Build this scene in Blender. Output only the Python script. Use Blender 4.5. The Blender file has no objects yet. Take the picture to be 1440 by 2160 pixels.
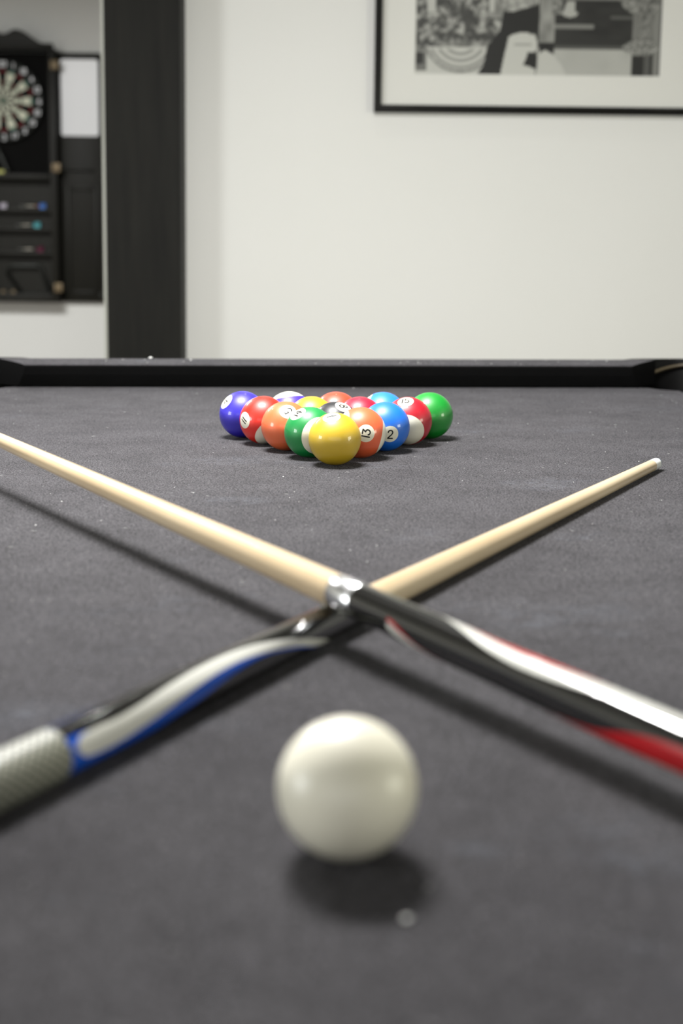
import bpy, bmesh, math, random
from mathutils import Vector, Matrix
random.seed(11)
scene = bpy.context.scene
COL = scene.collection
PI = math.pi
TZ = 0.79                      # height of the playing surface above the floor

# ------------------------------------------------------------------ camera
F_PX = 2946.16
PITCH, ROLL = 0.1665, 0.006
cam_data = bpy.data.cameras.new('camera')
cam = bpy.data.objects.new('camera', cam_data)
COL.objects.link(cam)
cp, sp = math.cos(PITCH), math.sin(PITCH)
fw = Vector((0, cp, -sp)); rt = Vector((1, 0, 0)); up = rt.cross(fw)
r2 = rt * math.cos(ROLL) + up * math.sin(ROLL)
u2 = -rt * math.sin(ROLL) + up * math.cos(ROLL)
cam.matrix_world = Matrix((
    (r2.x, u2.x, -fw.x, 0), (r2.y, u2.y, -fw.y, 0), (r2.z, u2.z, -fw.z, TZ + .2524), (0, 0, 0, 1)))
cam_data.sensor_fit = 'VERTICAL'
cam_data.sensor_height = 36.0
cam_data.sensor_width = 24.0
cam_data.lens = F_PX / 2160 * 36
cam_data.shift_y = -100 / 2160
cam_data.clip_start = .02
cam_data.clip_end = 60
cam_data.dof.use_dof = True
cam_data.dof.focus_distance = 1.515
cam_data.dof.aperture_fstop = cam_data.lens / 10.3
scene.camera = cam

# ------------------------------------------------------------------ world and lamps
world = bpy.data.worlds.new('world'); scene.world = world
world.use_nodes = True
bg = world.node_tree.nodes['Background']
bg.inputs[0].default_value = (1, 1, 1, 1); bg.inputs[1].default_value = .05

def area(name, loc, size, power, color=(1, 1, 1), size_y=None, rot=(0, 0, 0), disk=False):
    l = bpy.data.lights.new(name, 'AREA'); l.energy = power; l.color = color
    l.shape = 'DISK' if disk else ('RECTANGLE' if size_y else 'SQUARE')
    l.size = size
    if size_y: l.size_y = size_y
    o = bpy.data.objects.new(name, l); COL.objects.link(o)
    o.location = loc; o.rotation_euler = rot
    return o

WARM = (1, .985, .95)
area('table_lamp_light', (-.22, 1.50, TZ + 1.22), .44, 26, (1, .99, .965), .30)
area('downlight_light', (.02, 3.15, 2.53), .032, .45, WARM, disk=True)
area('downlight_light', (-1.62, 3.05, 2.53), .032, .45, WARM, disk=True)
area('downlight_light', (2.05, 1.05, 2.53), .036, .6, WARM, disk=True)
area('downlight_light', (-2.2, .9, 2.53), .036, .6, WARM, disk=True)
area('far_room_light', (-1.9, 4.7, 2.30), .9, 50, (1, .99, .97), .5)
area('window_and_fill_light', (-3.1, .2, 1.0), 1.3, 27, (.97, 1, .99), 1.0, (0, -PI / 2, 0))
area('window_and_fill_light', (2.9, .3, .95), 1.0, 15, (1, 1, .80), .9, (0, PI / 2, 0))
area('window_and_fill_light', (-.2, -2.5, 1.15), 4.4, 13, (1, 1, .98), 1.7, (PI / 2, 0, 0))  # added fill from behind the camera, no window known there

scene.view_settings.view_transform = 'Standard'
scene.view_settings.look = 'None'
scene.view_settings.gamma = 1
scene.view_settings.use_curve_mapping = False
scene.view_settings.exposure = 1.33

# ------------------------------------------------------------------ materials
def srgb(r, g, b):
    f = lambda c: (c / 255 / 12.92) if c / 255 <= .04045 else ((c / 255 + .055) / 1.055) ** 2.4
    return (f(r), f(g), f(b), 1)

def mat(name, color, rough=.5, metal=0, coat=0, spec=.5, coat_rough=.05):
    m = bpy.data.materials.new(name); m.use_nodes = True
    b = m.node_tree.nodes['Principled BSDF']
    b.inputs['Base Color'].default_value = color
    b.inputs['Roughness'].default_value = rough
    b.inputs['Metallic'].default_value = metal
    b.inputs['Coat Weight'].default_value = coat
    b.inputs['Coat Roughness'].default_value = coat_rough
    b.inputs['Specular IOR Level'].default_value = spec
    return m

def nodes(m):
    nt = m.node_tree
    return nt, nt.nodes['Principled BSDF'], (lambda t, **k: new_node(nt, t, **k)), nt.links.new

def new_node(nt, t, **k):
    n = nt.nodes.new(t)
    for a, v in k.items(): setattr(n, a, v)
    return n

def noise(nt, coord, scale, detail=4, rough=.55, stretch=None):
    n = nt.nodes.new('ShaderNodeTexNoise')
    n.inputs['Scale'].default_value = scale; n.inputs['Detail'].default_value = detail
    n.inputs['Roughness'].default_value = rough
    if stretch:
        mp = nt.nodes.new('ShaderNodeMapping'); mp.inputs['Scale'].default_value = stretch
        nt.links.new(coord, mp.inputs[0]); nt.links.new(mp.outputs[0], n.inputs['Vector'])
    else:
        nt.links.new(coord, n.inputs['Vector'])
    return n.outputs['Fac']

def ramp(nt, fac, stops):
    r = nt.nodes.new('ShaderNodeValToRGB'); e = r.color_ramp.elements
    while len(e) < len(stops): e.new(.5)
    for s, (p, c) in zip(e, stops): s.position = p; s.color = c
    nt.links.new(fac, r.inputs[0])
    return r.outputs[0]

def mix(nt, fac, a, b, mode='MIX'):
    n = nt.nodes.new('ShaderNodeMix'); n.data_type = 'RGBA'; n.blend_type = mode
    for sock, v in ((n.inputs[0], fac), (n.inputs[6], a), (n.inputs[7], b)):
        if isinstance(v, (int, float)): sock.default_value = v
        elif isinstance(v, tuple): sock.default_value = v
        else: nt.links.new(v, sock)
    return n.outputs[2]

def bump(nt, bsdf, fac, strength, dist):
    b = nt.nodes.new('ShaderNodeBump'); b.inputs['Strength'].default_value = strength
    b.inputs['Distance'].default_value = dist
    nt.links.new(fac, b.inputs['Height']); nt.links.new(b.outputs[0], bsdf.inputs['Normal'])

def wall_mat(name, c):
    m = mat(name, c, .62, spec=.25)
    nt, b, _, L = nodes(m)
    co = nt.nodes.new('ShaderNodeTexCoord').outputs['Object']
    L(mix(nt, noise(nt, co, 2.2), c, (c[0] * .95, c[1] * .955, c[2] * .94, 1)), b.inputs['Base Color'])
    bump(nt, b, noise(nt, co, 180, 3), .08, .001)
    return m

def cloth_mat(name, a, b_, patch, sheen=.26):
    m = mat(name, a, .95, spec=.12)
    nt, b, _, L = nodes(m)
    co = nt.nodes.new('ShaderNodeTexCoord').outputs['Object']
    fine = noise(nt, co, 620, 5, .7)
    c = mix(nt, ramp(nt, fine, [(.40, (0, 0, 0, 1)), (.64, (1, 1, 1, 1))]), a, b_)
    fib = ramp(nt, noise(nt, co, 260, 3, .6, (1, .33, 1)), [(.60, (0, 0, 0, 1)), (.78, (1, 1, 1, 1))])
    c = mix(nt, mix(nt, .35, (0, 0, 0, 1), fib), c, (b_[0] * 1.5, b_[1] * 1.5, b_[2] * 1.55, 1))
    blotch = ramp(nt, noise(nt, co, 14, 5, .65), [(.35, (.84, .84, .84, 1)), (.7, (1.14, 1.14, 1.14, 1))])
    c = mix(nt, 1.0, c, blotch, 'MULTIPLY')
    chalk = ramp(nt, noise(nt, co, 5.5, 6, .72, (.8, 1.6, 1)), [(.58, (0, 0, 0, 1)), (.74, (1, 1, 1, 1))])
    streak = ramp(nt, noise(nt, co, 330, 4, .7, (.3, 1, 1)), [(.45, (0, 0, 0, 1)), (.7, (1, 1, 1, 1))])
    ch = mix(nt, 1.0, chalk, streak, 'MULTIPLY')
    c = mix(nt, mix(nt, .45, (0, 0, 0, 1), ch), c, patch)
    L(c, b.inputs['Base Color'])
    sw = nt.nodes.new('ShaderNodeMapRange'); L(mix(nt, 1.0, ramp(nt, fine, [(.38, (.05, .05, .05, 1)), (.64, (1, 1, 1, 1))]), blotch, 'MULTIPLY'), sw.inputs['Value'])
    sw.inputs['To Max'].default_value = sheen; L(sw.outputs[0], b.inputs['Sheen Weight'])
    b.inputs['Sheen Roughness'].default_value = .42
    b.inputs['Sheen Tint'].default_value = (.94, .92, 1, 1)
    bump(nt, b, fine, .8, .0012)
    return m

def wood_mat(name, a, b_, rough, stretch, scale, coat=0, axis_coord='Object', spec=.5):
    m = mat(name, a, rough, coat=coat, spec=spec)
    nt, b, _, L = nodes(m)
    co = nt.nodes.new('ShaderNodeTexCoord').outputs[axis_coord]
    g = noise(nt, co, scale, 6, .62, stretch)
    g2 = noise(nt, co, scale * .28, 3, .5, stretch)
    c = mix(nt, ramp(nt, g, [(.3, (0, 0, 0, 1)), (.72, (1, 1, 1, 1))]), a, b_)
    c = mix(nt, ramp(nt, g2, [(.42, (0, 0, 0, 1)), (.66, (.5, .5, .5, 1))]), c, b_)
    L(c, b.inputs['Base Color'])
    bump(nt, b, g, .12, .0006)
    return m

M = {}
M['wall'] = wall_mat('wall_paint', (.80, .80, .78, 1))
M['wall_far'] = wall_mat('wall_paint_far', (.78, .79, .77, 1))
M['ceiling'] = wall_mat('ceiling_paint', (.20, .20, .195, 1))
M['floor'] = wood_mat('floor_wood', (.10, .075, .055, 1), (.17, .13, .10, 1), .4, (1, 9, 1), 3)
M['jamb'] = mat('jamb_paint', (.55, .56, .50, 1), .4)
M['black_wood'] = wood_mat('black_wood', (.0075, .0075, .0066, 1), (.0145, .0142, .0120, 1), .6, (7, 7, .55), 8, spec=.15)
M['cabinet'] = wood_mat('cabinet_wood', (.008, .008, .006, 1), (.013, .0128, .0095, 1), .5, (6, 6, .6), 6, spec=.2)
M['cabinet_dark'] = mat('cabinet_lining', (.004, .004, .0038, 1), .8, spec=.1)
M['cloth'] = cloth_mat('black_cloth', (.016, .0154, .0164, 1), (.094, .0895, .0975, 1), (.24, .265, .32, 1))
M['cushion_face_shade'] = cloth_mat('cushion_face_shade', (.0015, .0015, .0016, 1), (.004, .004, .0042, 1), (.006, .006, .007, 1), .02)  # same cloth as the cushion top, its colour darkened for the face's shade
M['rail_wood'] = mat('rail_black', (.006, .006, .006, 1), .35, spec=.4)
M['plastic'] = mat('black_plastic', (.0025, .0025, .0025, 1), .5, spec=.12)
M['liner_rim'] = mat('pocket_rim', (.05, .038, .02, 1), .45)
M['liner'] = mat('pocket_liner', (.006, .006, .0065, 1), .4)
M['slate'] = mat('slate', (.03, .03, .03, 1), .8)
M['ball_white'] = mat('ball_cream', srgb(232, 229, 211), .32, coat=.55, coat_rough=.05)
M['cue_ball'] = mat('cue_ball_cream', srgb(229, 225, 208), .42, coat=.35, coat_rough=.25)
M['ink'] = mat('numeral_ink', (.006, .006, .006, 1), .3)
M['maple'] = wood_mat('maple', (.68, .56, .38, 1), (.55, .41, .245, 1), .3, (.5, 9, 9), 7, coat=.35)
M['ferrule'] = mat('ferrule_white', (.82, .84, .82, 1), .35)
M['tip'] = mat('tip_blue', (.10, .16, .22, 1), .8)
M['chrome'] = mat('chrome', (.86, .87, .88, 1), .26, metal=1)
M['gloss_black'] = mat('gloss_black', (.0045, .0045, .004, 1), .16, coat=.8, coat_rough=.06)
M['gloss_black'].node_tree.nodes['Principled BSDF'].inputs['Coat IOR'].default_value = 1.9
M['inlay_white'] = mat('inlay_white', (.68, .68, .63, 1), .2, coat=.7, coat_rough=.06)
M['inlay_blue'] = mat('inlay_blue', (.0, .085, .56, 1), .25, coat=.7, coat_rough=.06)
M['inlay_red'] = mat('inlay_red', (.52, .004, .008, 1), .25, coat=.7, coat_rough=.06)
M['rubber'] = mat('bumper_rubber', (.01, .01, .01, 1), .7)
M['brass'] = mat('brass', (.20, .15, .085, 1), .5, metal=.3)
M['frame'] = mat('frame_black', (.004, .004, .0035, 1), .22)
M['mat_board'] = mat('mat_board', (.74, .74, .70, 1), .85, spec=.1)
M['whiteboard'] = mat('whiteboard', (.80, .82, .84, 1), .3)
M['dart_black'] = mat('dart_black', (.010, .011, .010, 1), .8, spec=.15)
M['dart_white'] = mat('dart_cream', (.66, .68, .55, 1), .85, spec=.1)
M['dart_red'] = mat('dart_red', (.16, .008, .012, 1), .85, spec=.1)
M['dart_green'] = mat('dart_green', (.005, .12, .085, 1), .85, spec=.1)
M['dart_rim'] = mat('dart_rim', (.018, .020, .018, 1), .7, spec=.2)
M['wire'] = mat('dark_wire', (.03, .033, .03, 1), .4, metal=.5)
M['steel'] = mat('steel', (.45, .45, .43, 1), .3, metal=.9)
M['lint'] = mat('lint_white', (.74, .74, .72, 1), .8)
M['glass'] = None

# ------------------------------------------------------------------ mesh helpers
def link(o, parent=None):
    COL.objects.link(o)
    if parent is not None: o.parent = parent
    return o

def mesh_obj(name, verts, faces, m=None, parent=None, smooth=False, mats=None, fm=None):
    me = bpy.data.meshes.new(name)
    me.from_pydata([tuple(v) for v in verts], [], faces)
    me.validate()
    for mm in (mats or ([m] if m else [])): me.materials.append(mm)
    if fm:
        for p, k in zip(me.polygons, fm): p.material_index = k
    if smooth:
        me.polygons.foreach_set('use_smooth', [True] * len(me.polygons))
    o = bpy.data.objects.new(name, me)
    return link(o, parent)

def bm_obj(name, bm, m, parent=None, smooth=False, angle=None):
    me = bpy.data.meshes.new(name); bm.normal_update(); bm.to_mesh(me); bm.free()
    me.materials.append(m)
    if smooth: me.polygons.foreach_set('use_smooth', [True] * len(me.polygons))
    if angle: me.set_sharp_from_angle(angle=angle)
    return link(bpy.data.objects.new(name, me), parent)

def add_box(bm, x0, x1, y0, y1, z0, z1, bev=0, seg=2):
    r = bmesh.ops.create_cube(bm, size=1)
    for v in r['verts']:
        v.co = Vector((x0 + (v.co.x + .5) * (x1 - x0), y0 + (v.co.y + .5) * (y1 - y0), z0 + (v.co.z + .5) * (z1 - z0)))
    if bev:
        es = list({e for v in r['verts'] for e in v.link_edges})
        bmesh.ops.bevel(bm, geom=es, offset=bev, segments=seg, affect='EDGES', profile=.5)

def box(name, dims, m, parent=None, bev=0):
    bm = bmesh.new(); add_box(bm, *dims, bev=bev)
    return bm_obj(name, bm, m, parent, smooth=bool(bev), angle=.6 if bev else None)

def prism(name, poly, y0, y1, m, parent=None, bev=0, axis='y'):
    """extrude a polygon given in x-z along y (axis 'y') or given in x-y along z (axis 'z')"""
    n = len(poly); bm = bmesh.new()
    P = (lambda a, b, t: (a, t, b)) if axis == 'y' else (lambda a, b, t: (a, b, t))
    A = [bm.verts.new(P(a, b, y0)) for a, b in poly]; B = [bm.verts.new(P(a, b, y1)) for a, b in poly]
    bm.faces.new(A); bm.faces.new(B[::-1])
    for i in range(n): bm.faces.new((A[i], B[i], B[(i + 1) % n], A[(i + 1) % n]))
    bmesh.ops.recalc_face_normals(bm, faces=bm.faces)
    if bev: bmesh.ops.bevel(bm, geom=list(bm.edges), offset=bev, segments=2, affect='EDGES')
    return bm_obj(name, bm, m, parent)

def lathe(name, prof, m, parent=None, seg=48, axis='x', caps=True, smooth=True):
    """prof: list of (u, r) along the axis"""
    V, Fc = [], []
    P = {'x': lambda u, a, r: (u, r * math.sin(a), r * math.cos(a)), 'z': lambda u, a, r: (r * math.cos(a), r * math.sin(a), u),
         'y': lambda u, a, r: (r * math.cos(a), u, r * math.sin(a))}[axis]
    for u, r in prof:
        for k in range(seg): V.append(P(u, 2 * PI * k / seg, r))
    for i in range(len(prof) - 1):
        for k in range(seg):
            a, b = i * seg + k, i * seg + (k + 1) % seg
            Fc.append((a, b, b + seg, a + seg))
    if caps:
        Fc.append(tuple(range(seg))[::-1]); Fc.append(tuple((len(prof) - 1) * seg + k for k in range(seg)))
    o = mesh_obj(name, V, Fc, m, parent, smooth)
    bm = bmesh.new(); bm.from_mesh(o.data); bmesh.ops.recalc_face_normals(bm, faces=bm.faces); bm.to_mesh(o.data); bm.free()
    o.data.set_sharp_from_angle(angle=.7)
    return o

def tube(bm, pts, r, seg=8, closed=False):
    rings = []; n = len(pts); pts = [Vector(p) for p in pts]
    for i, p in enumerate(pts):
        a = pts[(i - 1) % n] if (closed or i > 0) else p
        b = pts[(i + 1) % n] if (closed or i < n - 1) else p
        t = (b - a).normalized()
        s = t.cross(Vector((0, 0, 1)) if abs(t.z) < .9 else Vector((1, 0, 0))).normalized(); w = s.cross(t)
        rings.append([bm.verts.new(p + (s * math.cos(2 * PI * k / seg) + w * math.sin(2 * PI * k / seg)) * r) for k in range(seg)])
    for i in range(n if closed else n - 1):
        A, B = rings[i], rings[(i + 1) % n]
        for k in range(seg): bm.faces.new((A[k], A[(k + 1) % seg], B[(k + 1) % seg], B[k]))
    if not closed:
        bm.faces.new(rings[0][::-1]); bm.faces.new(rings[-1])

def tag(o, label, cat, group=None, kind=None):
    if label: o['label'] = label
    if cat: o['category'] = cat
    if group: o['group'] = group
    if kind: o['kind'] = kind
    return o

def empty(name, loc=(0, 0, 0), rot=(0, 0, 0)):
    o = bpy.data.objects.new(name, None); o.empty_display_size = .05
    o.location = loc; o.rotation_euler = rot
    return link(o)

def struct(o):
    o['kind'] = 'structure'; return o

# ------------------------------------------------------------------ room
XL, XR, YN, YW, YF, CZ = -3.2, 3.0, -2.6, 3.68, 7.46, 2.56
struct(box('floor', (-4.6, XR + .1, YN - .1, YF + .1, -.1, 0), M['floor']))
struct(box('ceiling', (-4.6, XR + .1, YN - .1, YF + .1, CZ, CZ + .1), M['ceiling']))
bm = bmesh.new()
add_box(bm, -.47, XR, YW, YW + .12, 0, CZ)                # right of the black post
add_box(bm, -2.75, -.47, YW, YW + .12, 2.25, CZ)          # header over the opening
add_box(bm, XL, -2.75, YW, YW + .12, 0, CZ)               # left of the opening
struct(bm_obj('wall_back', bm, M['wall']))
struct(box('wall_left', (XL - .1, XL, YN, YW + .12, 0, CZ), M['wall']))
struct(box('wall_right', (XR, XR + .1, YN, YF, 0, CZ), M['wall']))
struct(box('wall_front', (XL - .1, XR + .1, YN - .1, YN, 0, CZ), M['wall']))
struct(box('wall_far', (-4.6, XR + .1, YF, YF + .1, 0, CZ), M['wall_far']))
struct(box('wall_far_left', (-4.6, -4.5, YW, YF, 0, CZ), M['wall_far']))
# black wooden post at the edge of the opening, leaning by half a degree
def leaning(name, xb0, xb1, xt0, xt1, zt, y0, y1, m, bev):
    bm = bmesh.new()
    for z, a, b in ((0, xb0, xb1), (zt, xt0, xt1)):
        for x, y in ((a, y0), (b, y0), (b, y1), (a, y1)): bm.verts.new((x, y, z))
    v = list(bm.verts)
    bm.faces.new((v[3], v[2], v[1], v[0])); bm.faces.new(v[4:])
    for i in range(4): bm.faces.new((v[i], v[(i + 1) % 4], v[4 + (i + 1) % 4], v[4 + i]))
    bmesh.ops.bevel(bm, geom=list(bm.edges), offset=bev, segments=2, affect='EDGES')
    return struct(bm_obj(name, bm, m, smooth=True, angle=.6))
LEAN = .0086
def lean_x(x_at_cloth, z): return x_at_cloth + LEAN * (z - TZ)
z1 = CZ
leaning('trim_1', lean_x(-.5974, 0), lean_x(-.4096, 0), lean_x(-.5974, z1), lean_x(-.4096, z1), z1, 3.56, 3.83, M['black_wood'], .002)
leaning('trim_2', lean_x(-.6118, 0), lean_x(-.5974, 0), lean_x(-.6105, z1), lean_x(-.5974, z1), z1, 3.60, 3.80, M['jamb'], .001)

# ------------------------------------------------------------------ pool table
TABLE = empty('pool_table', (-.018, 2.254, 0), (0, 0, .0405))
tag(TABLE, 'pool table with black cloth, black cushions and plastic pocket corners', 'pool table')
W, LEN, HN = 1.118, 2.236, .036       # play area, cushion nose height
hw = W / 2
def corner_arc(cx, cy, r, a0, a1, n=14):
    return [(cx + r * math.cos(math.radians(a0 + (a1 - a0) * i / n)), cy + r * math.sin(math.radians(a0 + (a1 - a0) * i / n))) for i in range(n + 1)]
E_ = .035                              # the cloth runs a little under the cushions
PR = .064
px, py = hw + .022, .022
out = []
out += corner_arc(px, py, PR, 250, 200)                                  # far right pocket mouth
out += corner_arc(-px, py, PR, -20, -70)                                 # far left
out += corner_arc(-hw - .045, -LEN / 2, .058, 75, -75)                   # left middle
out += corner_arc(-px, -LEN - py, PR, 70, 20)
out += corner_arc(px, -LEN - py, PR, 160, 110)
out += corner_arc(hw + .045, -LEN / 2, .058, 255, 105)
poly = []
for x, y in out:
    poly.append((max(-hw - E_, min(hw + E_, x)), max(-LEN - E_, min(E_, y))))
bed = prism('bed_cloth', [(x, y) for x, y in poly], TZ - .03, TZ, M['cloth'], TABLE, axis='z')

def cushion(name, a, b, ja, jb, T, m):
    """cushion along local x from nose corner a to b, jaws running out ja / jb at the back; T maps (x, out, z) to the table"""
    prof = [(.013, .0005, .20), (.004, .020, .06), (0, .0335, 0), (.0012, .0358, .02), (.004, .0368, .06), (.020, .0392, .4), (.050, .0420, 1.0), (.050, .0005, 1.0)]
    V, Fc = [], []
    n = len(prof)
    for end, j in ((a, -ja), (b, jb)):
        for d, z, _ in prof: V.append(T(end + j * d / .05, d, TZ + z))
    for i in range(n):
        Fc.append((i, (i + 1) % n, n + (i + 1) % n, n + i))
    Fc.append(tuple(range(n))[::-1]); Fc.append(tuple(range(n, 2 * n)))
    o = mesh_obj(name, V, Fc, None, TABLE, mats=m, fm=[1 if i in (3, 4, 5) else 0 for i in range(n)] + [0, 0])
    bm = bmesh.new(); bm.from_mesh(o.data); bmesh.ops.recalc_face_normals(bm, faces=bm.faces); bm.to_mesh(o.data); bm.free()
    return o
mc, ms = .068, .064
cushion('cushion', -hw + mc, hw - mc, .052, .052, lambda x, d, z: (x, d, z), (M['cushion_face_shade'], M['cloth']))
cushion('cushion', -hw + mc, hw - mc, .052, .052, lambda x, d, z: (-x, -LEN - d, z), (M['cushion_face_shade'], M['cloth']))
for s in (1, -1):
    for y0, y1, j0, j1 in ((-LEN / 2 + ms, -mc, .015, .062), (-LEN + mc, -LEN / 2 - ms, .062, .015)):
        cushion('cushion', y0, y1, j0, j1, lambda y, d, z, s=s: (s * (hw + d), y, z), (M['cushion_face_shade'], M['cloth']))

def rail(poly_out, T, a, b):
    bm = bmesh.new()
    A = [bm.verts.new(T(a, d, TZ + z)) for d, z in poly_out]; B = [bm.verts.new(T(b, d, TZ + z)) for d, z in poly_out]
    n = len(A)
    bm.faces.new(A); bm.faces.new(B[::-1])
    for i in range(n): bm.faces.new((A[i], B[i], B[(i + 1) % n], A[(i + 1) % n]))
    bmesh.ops.recalc_face_normals(bm, faces=bm.faces)
    return bm_obj('rail', bm, M['rail_wood'], TABLE, smooth=True, angle=.6)
RP = [(.0502, -.03), (.0502, .0405), (.058, .0395), (.085, .032), (.110, .020), (.128, .004), (.134, -.02), (.134, -.14), (.0502, -.14)]
rc = .085
rail(RP, lambda x, d, z: (x, d, z), -hw + rc - .036, hw - rc + .036)
rail(RP, lambda x, d, z: (-x, -LEN - d, z), -hw + rc - .036, hw - rc + .036)
for s in (1, -1):
    rail(RP, lambda y, d, z, s=s: (s * (hw + d), y, z), -LEN / 2 + .06, -.05)
    rail(RP, lambda y, d, z, s=s: (s * (hw + d), y, z), -LEN + .05, -LEN / 2 - .06)

def casting(sx, sy, y_base):
    """plastic corner: a rounded block with the pocket bored out of it and a rim round the bore"""
    cx, cy = sx * px, y_base + sy * .022
    R0 = PR + .004
    ang = math.atan2(sy, sx)
    n = 28
    inner, outer = [], []
    half = math.radians(118)
    for i in range(n + 1):
        a = ang - half + 2 * half * i / n
        inner.append((cx + R0 * math.cos(a), cy + R0 * math.sin(a)))
        # rounded square outline
        ca, sa = math.cos(a), math.sin(a)
        q = .094 / (abs(ca) ** 5 + abs(sa) ** 5) ** .2
        outer.append((cx + q * ca, cy + q * sa))
    V, Fc = [], []
    prof = [('i', -.12), ('i', .034), ('m', .0395), ('o', .0385), ('O', .030), ('O', -.12)]
    for k, (w, z) in enumerate(prof):
        for (ix, iy), (ox, oy) in zip(inner, outer):
            t = {'i': 0, 'm': .12, 'o': .8, 'O': 1}[w]
            V.append((ix + (ox - ix) * t, iy + (oy - iy) * t, TZ + z))
    m_ = n + 1; K = len(prof)
    for k in range(K):
        for i in range(n):
            a, b = k * m_ + i, ((k + 1) % K) * m_ + i
            Fc.append((a, a + 1, b + 1, b))
    Fc.append(tuple(k * m_ for k in range(K))); Fc.append(tuple(k * m_ + n for k in range(K))[::-1])
    o = mesh_obj('pocket_casting', V, Fc, M['plastic'], TABLE, smooth=True)
    bm = bmesh.new(); bm.from_mesh(o.data); bmesh.ops.recalc_face_normals(bm, faces=bm.faces); bm.to_mesh(o.data); bm.free()
    o.data.set_sharp_from_angle(angle=.7)
    bm = bmesh.new()
    tube(bm, [(x, y, TZ + .003 + .029 * math.sin(PI * i / n) ** 1.2) for i, (x, y) in enumerate([(cx + (R0 - .002) * math.cos(ang - half + 2 * half * i / n), cy + (R0 - .002) * math.sin(ang - half + 2 * half * i / n)) for i in range(n + 1)])], .0035, 6)
    rim = bm_obj('pocket_rim', bm, M['liner_rim'], o, smooth=True)
    rim['label'] = 'brown rubber rim inside the pocket'
    # the cup below the hole
    prof = [(-.03, R0 + .006), (-.10, R0 + .006), (-.17, R0 * .75), (-.19, R0 * .3)]
    cup = lathe('pocket_liner', [(TZ + z, r) for z, r in prof], M['liner'], TABLE, 28, 'z', caps=False)
    for v in cup.data.vertices: v.co.x += cx; v.co.y += cy
    return o
for sx in (1, -1):
    casting(sx, 1, 0); casting(sx, -1, -LEN)
bm = bmesh.new(); add_box(bm, -hw - .09, hw + .09, -LEN - .09, .09, TZ - .20, TZ - .141, .004)
bm_obj('apron', bm, M['rail_wood'], TABLE, smooth=True, angle=.6)
for sx in (1, -1):
    for yy in (-.28, -LEN + .28):
        x0 = sx * (hw - .16)
        lg = lathe('leg', [(0, .06), (.03, .075), (.07, .055), (.30, .045), (.50, .06), (.56, .085), (TZ - .2, .09)], M['rail_wood'], TABLE, 24, 'z')
        for v in lg.data.vertices: v.co.x += x0; v.co.y += yy

# ------------------------------------------------------------------ balls
RB = .028575
def sphere_verts(c_axis, r, th0, th1, nt, ns):
    """rings of polar angle th0..th1 about c_axis"""
    z = c_axis.normalized(); x = z.orthogonal().normalized(); y = z.cross(x)
    V, Fc = [], []
    for i in range(nt + 1):
        t = th0 + (th1 - th0) * i / nt
        for k in range(ns):
            a = 2 * PI * k / ns
            V.append((z * math.cos(t) + (x * math.cos(a) + y * math.sin(a)) * math.sin(t)) * r)
    for i in range(nt):
        for k in range(ns):
            a, b = i * ns + k, i * ns + (k + 1) % ns
            Fc.append((a, a + ns, b + ns, b))
    return V, Fc

def ball_body(name, m):
    bm = bmesh.new(); bmesh.ops.create_uvsphere(bm, u_segments=72, v_segments=40, radius=RB)
    return bm_obj(name, bm, m, None, smooth=True)

STROKES = {
    '1': [[(0, .5), (0, -.5)]],
    '2': [[(-.26, .25), (-.22, .38), (-.1, .48), (.06, .49), (.2, .42), (.27, .29), (.25, .14), (.15, -.02), (-.05, -.22), (-.28, -.48), (.3, -.48)]],
    '3': [[(-.27, .49), (.27, .49), (-.02, .12), (.14, .1), (.26, 0), (.3, -.16), (.25, -.34), (.12, -.46), (-.06, -.49), (-.22, -.42), (-.3, -.28)]],
    '4': [[(.12, -.5), (.12, .5), (-.32, -.18), (.32, -.18)]],
    '5': [[(.26, .48), (-.2, .48), (-.24, .06), (-.08, .14), (.1, .12), (.24, .02), (.29, -.16), (.23, -.35), (.08, -.47), (-.1, -.48), (-.27, -.38)]],
    '6': [[(.2, .46), (.02, .36), (-.18, .14), (-.27, -.12), (-.24, -.34), (-.08, -.48), (.1, -.48), (.25, -.36), (.28, -.18), (.2, -.02), (.04, .05), (-.14, .0), (-.26, -.14)]],
    '7': [[(-.28, .48), (.28, .48), (-.06, -.5)]],
    '8': [[(0, .04), (-.18, .12), (-.23, .27), (-.15, .43), (0, .49), (.15, .43), (.23, .27), (.18, .12), (0, .04), (-.21, -.06), (-.28, -.23), (-.2, -.41), (0, -.49), (.2, -.41), (.28, -.23), (.21, -.06), (0, .04)]],
    '9': [[(-.2, -.46), (-.02, -.36), (.18, -.14), (.27, .12), (.24, .34), (.08, .48), (-.1, .48), (-.25, .36), (-.28, .18), (-.2, .02), (-.04, -.05), (.14, 0), (.26, .14)]],
    '0': [[(0, .49), (-.18, .42), (-.27, .2), (-.28, -.1), (-.22, -.36), (0, -.49), (.22, -.36), (.28, -.1), (.27, .2), (.18, .42), (0, .49)]],
}
ADV = {'1': .36}
def text_strokes(s, h):
    """polylines (in units of h) of a number, centred on the origin"""
    adv = [ADV.get(c, .80) for c in s]; tot = sum(adv); x = -tot / 2; outl = []
    for c, a in zip(s, adv):
        for st in STROKES[c]: outl.append([((x + a / 2 + p[0]) * h, p[1] * h) for p in st])
        x += a
    return outl
def densify(pl, step):
    o = [pl[0]]
    for a, b in zip(pl, pl[1:]):
        d = math.dist(a, b); n = max(1, int(d / step))
        for i in range(1, n + 1): o.append((a[0] + (b[0] - a[0]) * i / n, a[1] + (b[1] - a[1]) * i / n))
    return o
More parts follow.
